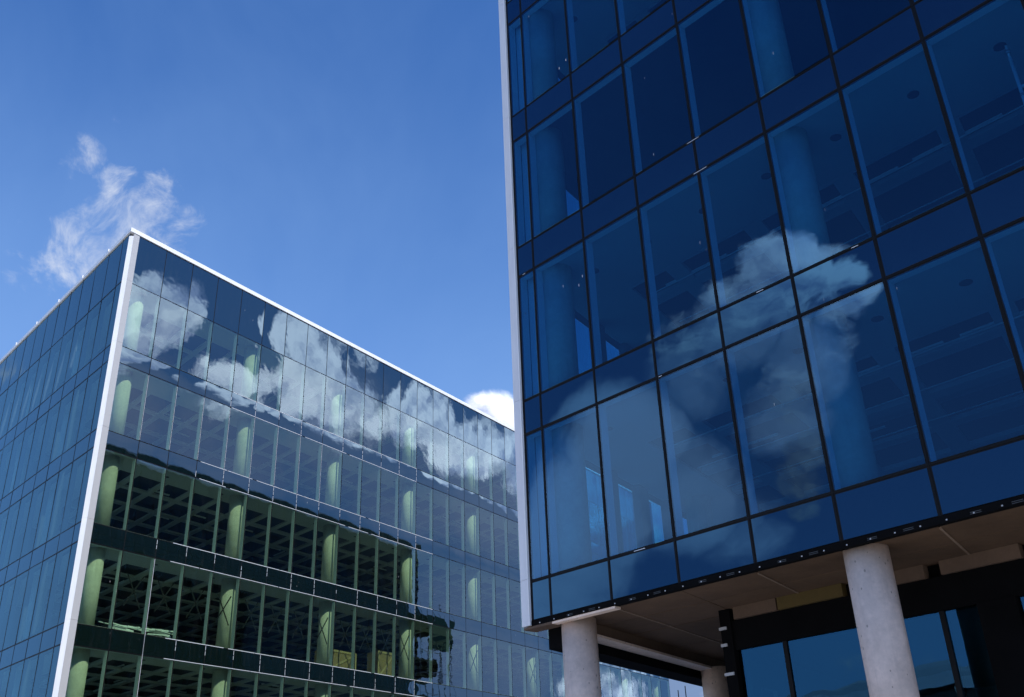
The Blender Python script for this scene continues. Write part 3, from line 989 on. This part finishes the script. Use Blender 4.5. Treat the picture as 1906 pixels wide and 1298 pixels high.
def crate(x, y, wx, wy, h, label, name="timber_crate"):
    p = FR.world(x, y, FZ4)
    r = thing(name, label, "crate", p, None)
    r.rotation_euler = (0, 0, YU)
    new_obj("panel", mesh_from("panel", box_verts(-wx / 2 + .03, wx / 2 - .03, -wy / 2 + .03, wy / 2 - .03, 0.04, h - .03), BOXF, MT['ply']), r)
    for sx_ in (-1, 1):
        new_obj("batten", mesh_from("batten", box_verts(sx_ * (wx / 2 - .05) - .05, sx_ * (wx / 2 - .05) + .05, -wy / 2, -wy / 2 + .03, 0, h), BOXF, MT['timber']), r)
    for z in (0.0, h - 0.1):
        new_obj("rail", mesh_from("rail", box_verts(-wx / 2 + .10, wx / 2 - .10, -wy / 2 + 0.002, -wy / 2 + .028, z, z + .1), BOXF, MT['timber']), r)
    new_obj("brace", bar_mesh("brace", (-wx / 2 + .1, -wy / 2 - .002, .1), (wx / 2 - .1, -wy / 2 - .002, h - .1), 0.02, 0.09, MT['timber']), r)
    return r


crate(12.0 * 1.5, 1.0, 1.3, 0.8, 1.35, "plywood crate with a diagonal timber brace behind the glass, the brighter of two")
crate(10.2 * 1.5, 1.6, 2.2, 0.8, 1.15, "wide low plywood crate behind the glass beside the braced crate")
bp = FR.world(1.9 * 1.5, 0.62, FZ4)
bundle = thing("wrapped_bundle", "film wrapped stack of white boards and pipes lying on the floor behind the corner glass", "bundle", bp)
bundle.rotation_euler = (0, 0, YU)
rb = random.Random(3)
for i in range(46):
    l = rb.uniform(0.25, 1.3)
    z = 0.05 + rb.random() * 0.42
    y = rb.uniform(-0.25, 0.35)
    x = rb.choice((rb.uniform(-0.9, 0.2), rb.uniform(0.75, 1.6)))
    new_obj("board", bar_mesh("board", (x - l / 2, y + rb.uniform(-.03, .03), z), (x + l / 2, y + rb.uniform(-.06, .06), max(0.05, z + rb.uniform(-.08, .08))), rb.uniform(.03, .09), rb.uniform(.02, .06), MT['wrap']), bundle)
for x in (-1.1, 1.3):
    new_obj("bearer", mesh_from("bearer", box_verts(x - .05, x + .05, -.3, .5, 0, .05), BOXF, MT['timber']), bundle)

# a light access frame left standing behind the upper glass of the raised block
FZB = b_u(1) - 0.06
sp = FB.world(9.9, 0.85, FZB)
SF = thing("access_scaffold", "pale tubular scaffold frame standing inside the raised block behind upper storey glass", "scaffold", sp)
SF.rotation_euler = (0, 0, YF)
for x in (0.0, 1.3):
    new_obj("standard", cyl_mesh(0.028, 2.55, MT['tube'], 14), SF, (x, 0, 0))
    new_obj("spigot", cyl_mesh(0.019, 0.26, MT['tube'], 12), SF, (x, 0, 2.55))
    new_obj("coupler", cyl_mesh(0.045, 0.06, MT['steel'], 12), SF, (x, 0, 2.64))
    new_obj("collar", cyl_mesh(0.036, 0.05, MT['steel'], 12), SF, (x, 0, 1.78))
    new_obj("foot_plate", mesh_from("foot_plate", box_verts(x - .08, x + .08, -.08, .08, 0.001, 0.012), BOXF, MT['steel']), SF)
for z in (0.5, 1.2, 1.95):
    new_obj("rung", bar_mesh("rung", (0.03, 0, z), (1.27, 0, z), 0.035, 0.035, MT['tube']), SF)

# =================================================================== far things
for i, (x, y, h, lab) in enumerate(((13.22, 90.0, 13.6, "shorter thin mast with a dull red collar, far off under the raised block"),
                                    (13.86, 90.0, 13.93, "taller thin black mast far off under the raised block"))):
    r = thing("mast", lab, "mast", (x, y, 0), "masts beyond the glass blocks")
    new_obj("pole", cyl_mesh(0.10, h, MT['black'], 10, 0.04), r)
    new_obj("collar", cyl_mesh(0.16, 0.3, MT['red'] if i == 0 else MT['steel'], 10), r, (0, 0, h - 1.9))

AR = thing("arena", "low arena with curved grey roof and pale rim mirrored in ground floor glass", "arena", (-150, -52, 0))
nseg = 48
rx, ry = 62.0, 46.0
rim = [(rx * math.cos(2 * math.pi * i / nseg), ry * math.sin(2 * math.pi * i / nseg)) for i in range(nseg)]
vs = [(x * .97, y * .97, 0) for x, y in rim] + [(x * .97, y * .97, 17) for x, y in rim]
new_obj("wall", mesh_from("wall", vs, [(i, (i + 1) % nseg, nseg + (i + 1) % nseg, nseg + i) for i in range(nseg)], MT['dark_panel']), AR)
vs, fs = [], []
for a, z in ((1.05, 18.2), (1.0, 19.6), (0.8, 22.0), (0.5, 24.0), (0.15, 25.0)):
    vs += [(x * a, y * a, z) for x, y in rim]
for r in range(4):
    for i in range(nseg):
        j = (i + 1) % nseg
        fs.append((r * nseg + i, r * nseg + j, (r + 1) * nseg + j, (r + 1) * nseg + i))
fs.append(tuple(range(4 * nseg, 5 * nseg)))
new_obj("roof", mesh_from("roof", vs, fs, MT['roofing']), AR)
vs = [(x * 1.06, y * 1.06, 17.0) for x, y in rim] + [(x * 1.06, y * 1.06, 18.2) for x, y in rim]
new_obj("roof_rim", mesh_from("roof_rim", vs, [(i, (i + 1) % nseg, nseg + (i + 1) % nseg, nseg + i) for i in range(nseg)], MT['white_metal']), AR)
for i in range(0, nseg):
    a = 2 * math.pi * i / nseg
    new_obj("roof_strut", bar_mesh("roof_strut", (rx * 1.03 * math.cos(a), ry * 1.03 * math.sin(a), 17.0), (rx * .98 * math.cos(a), ry * .98 * math.sin(a), 14.0), 0.4, 0.4, MT['steel']), AR)
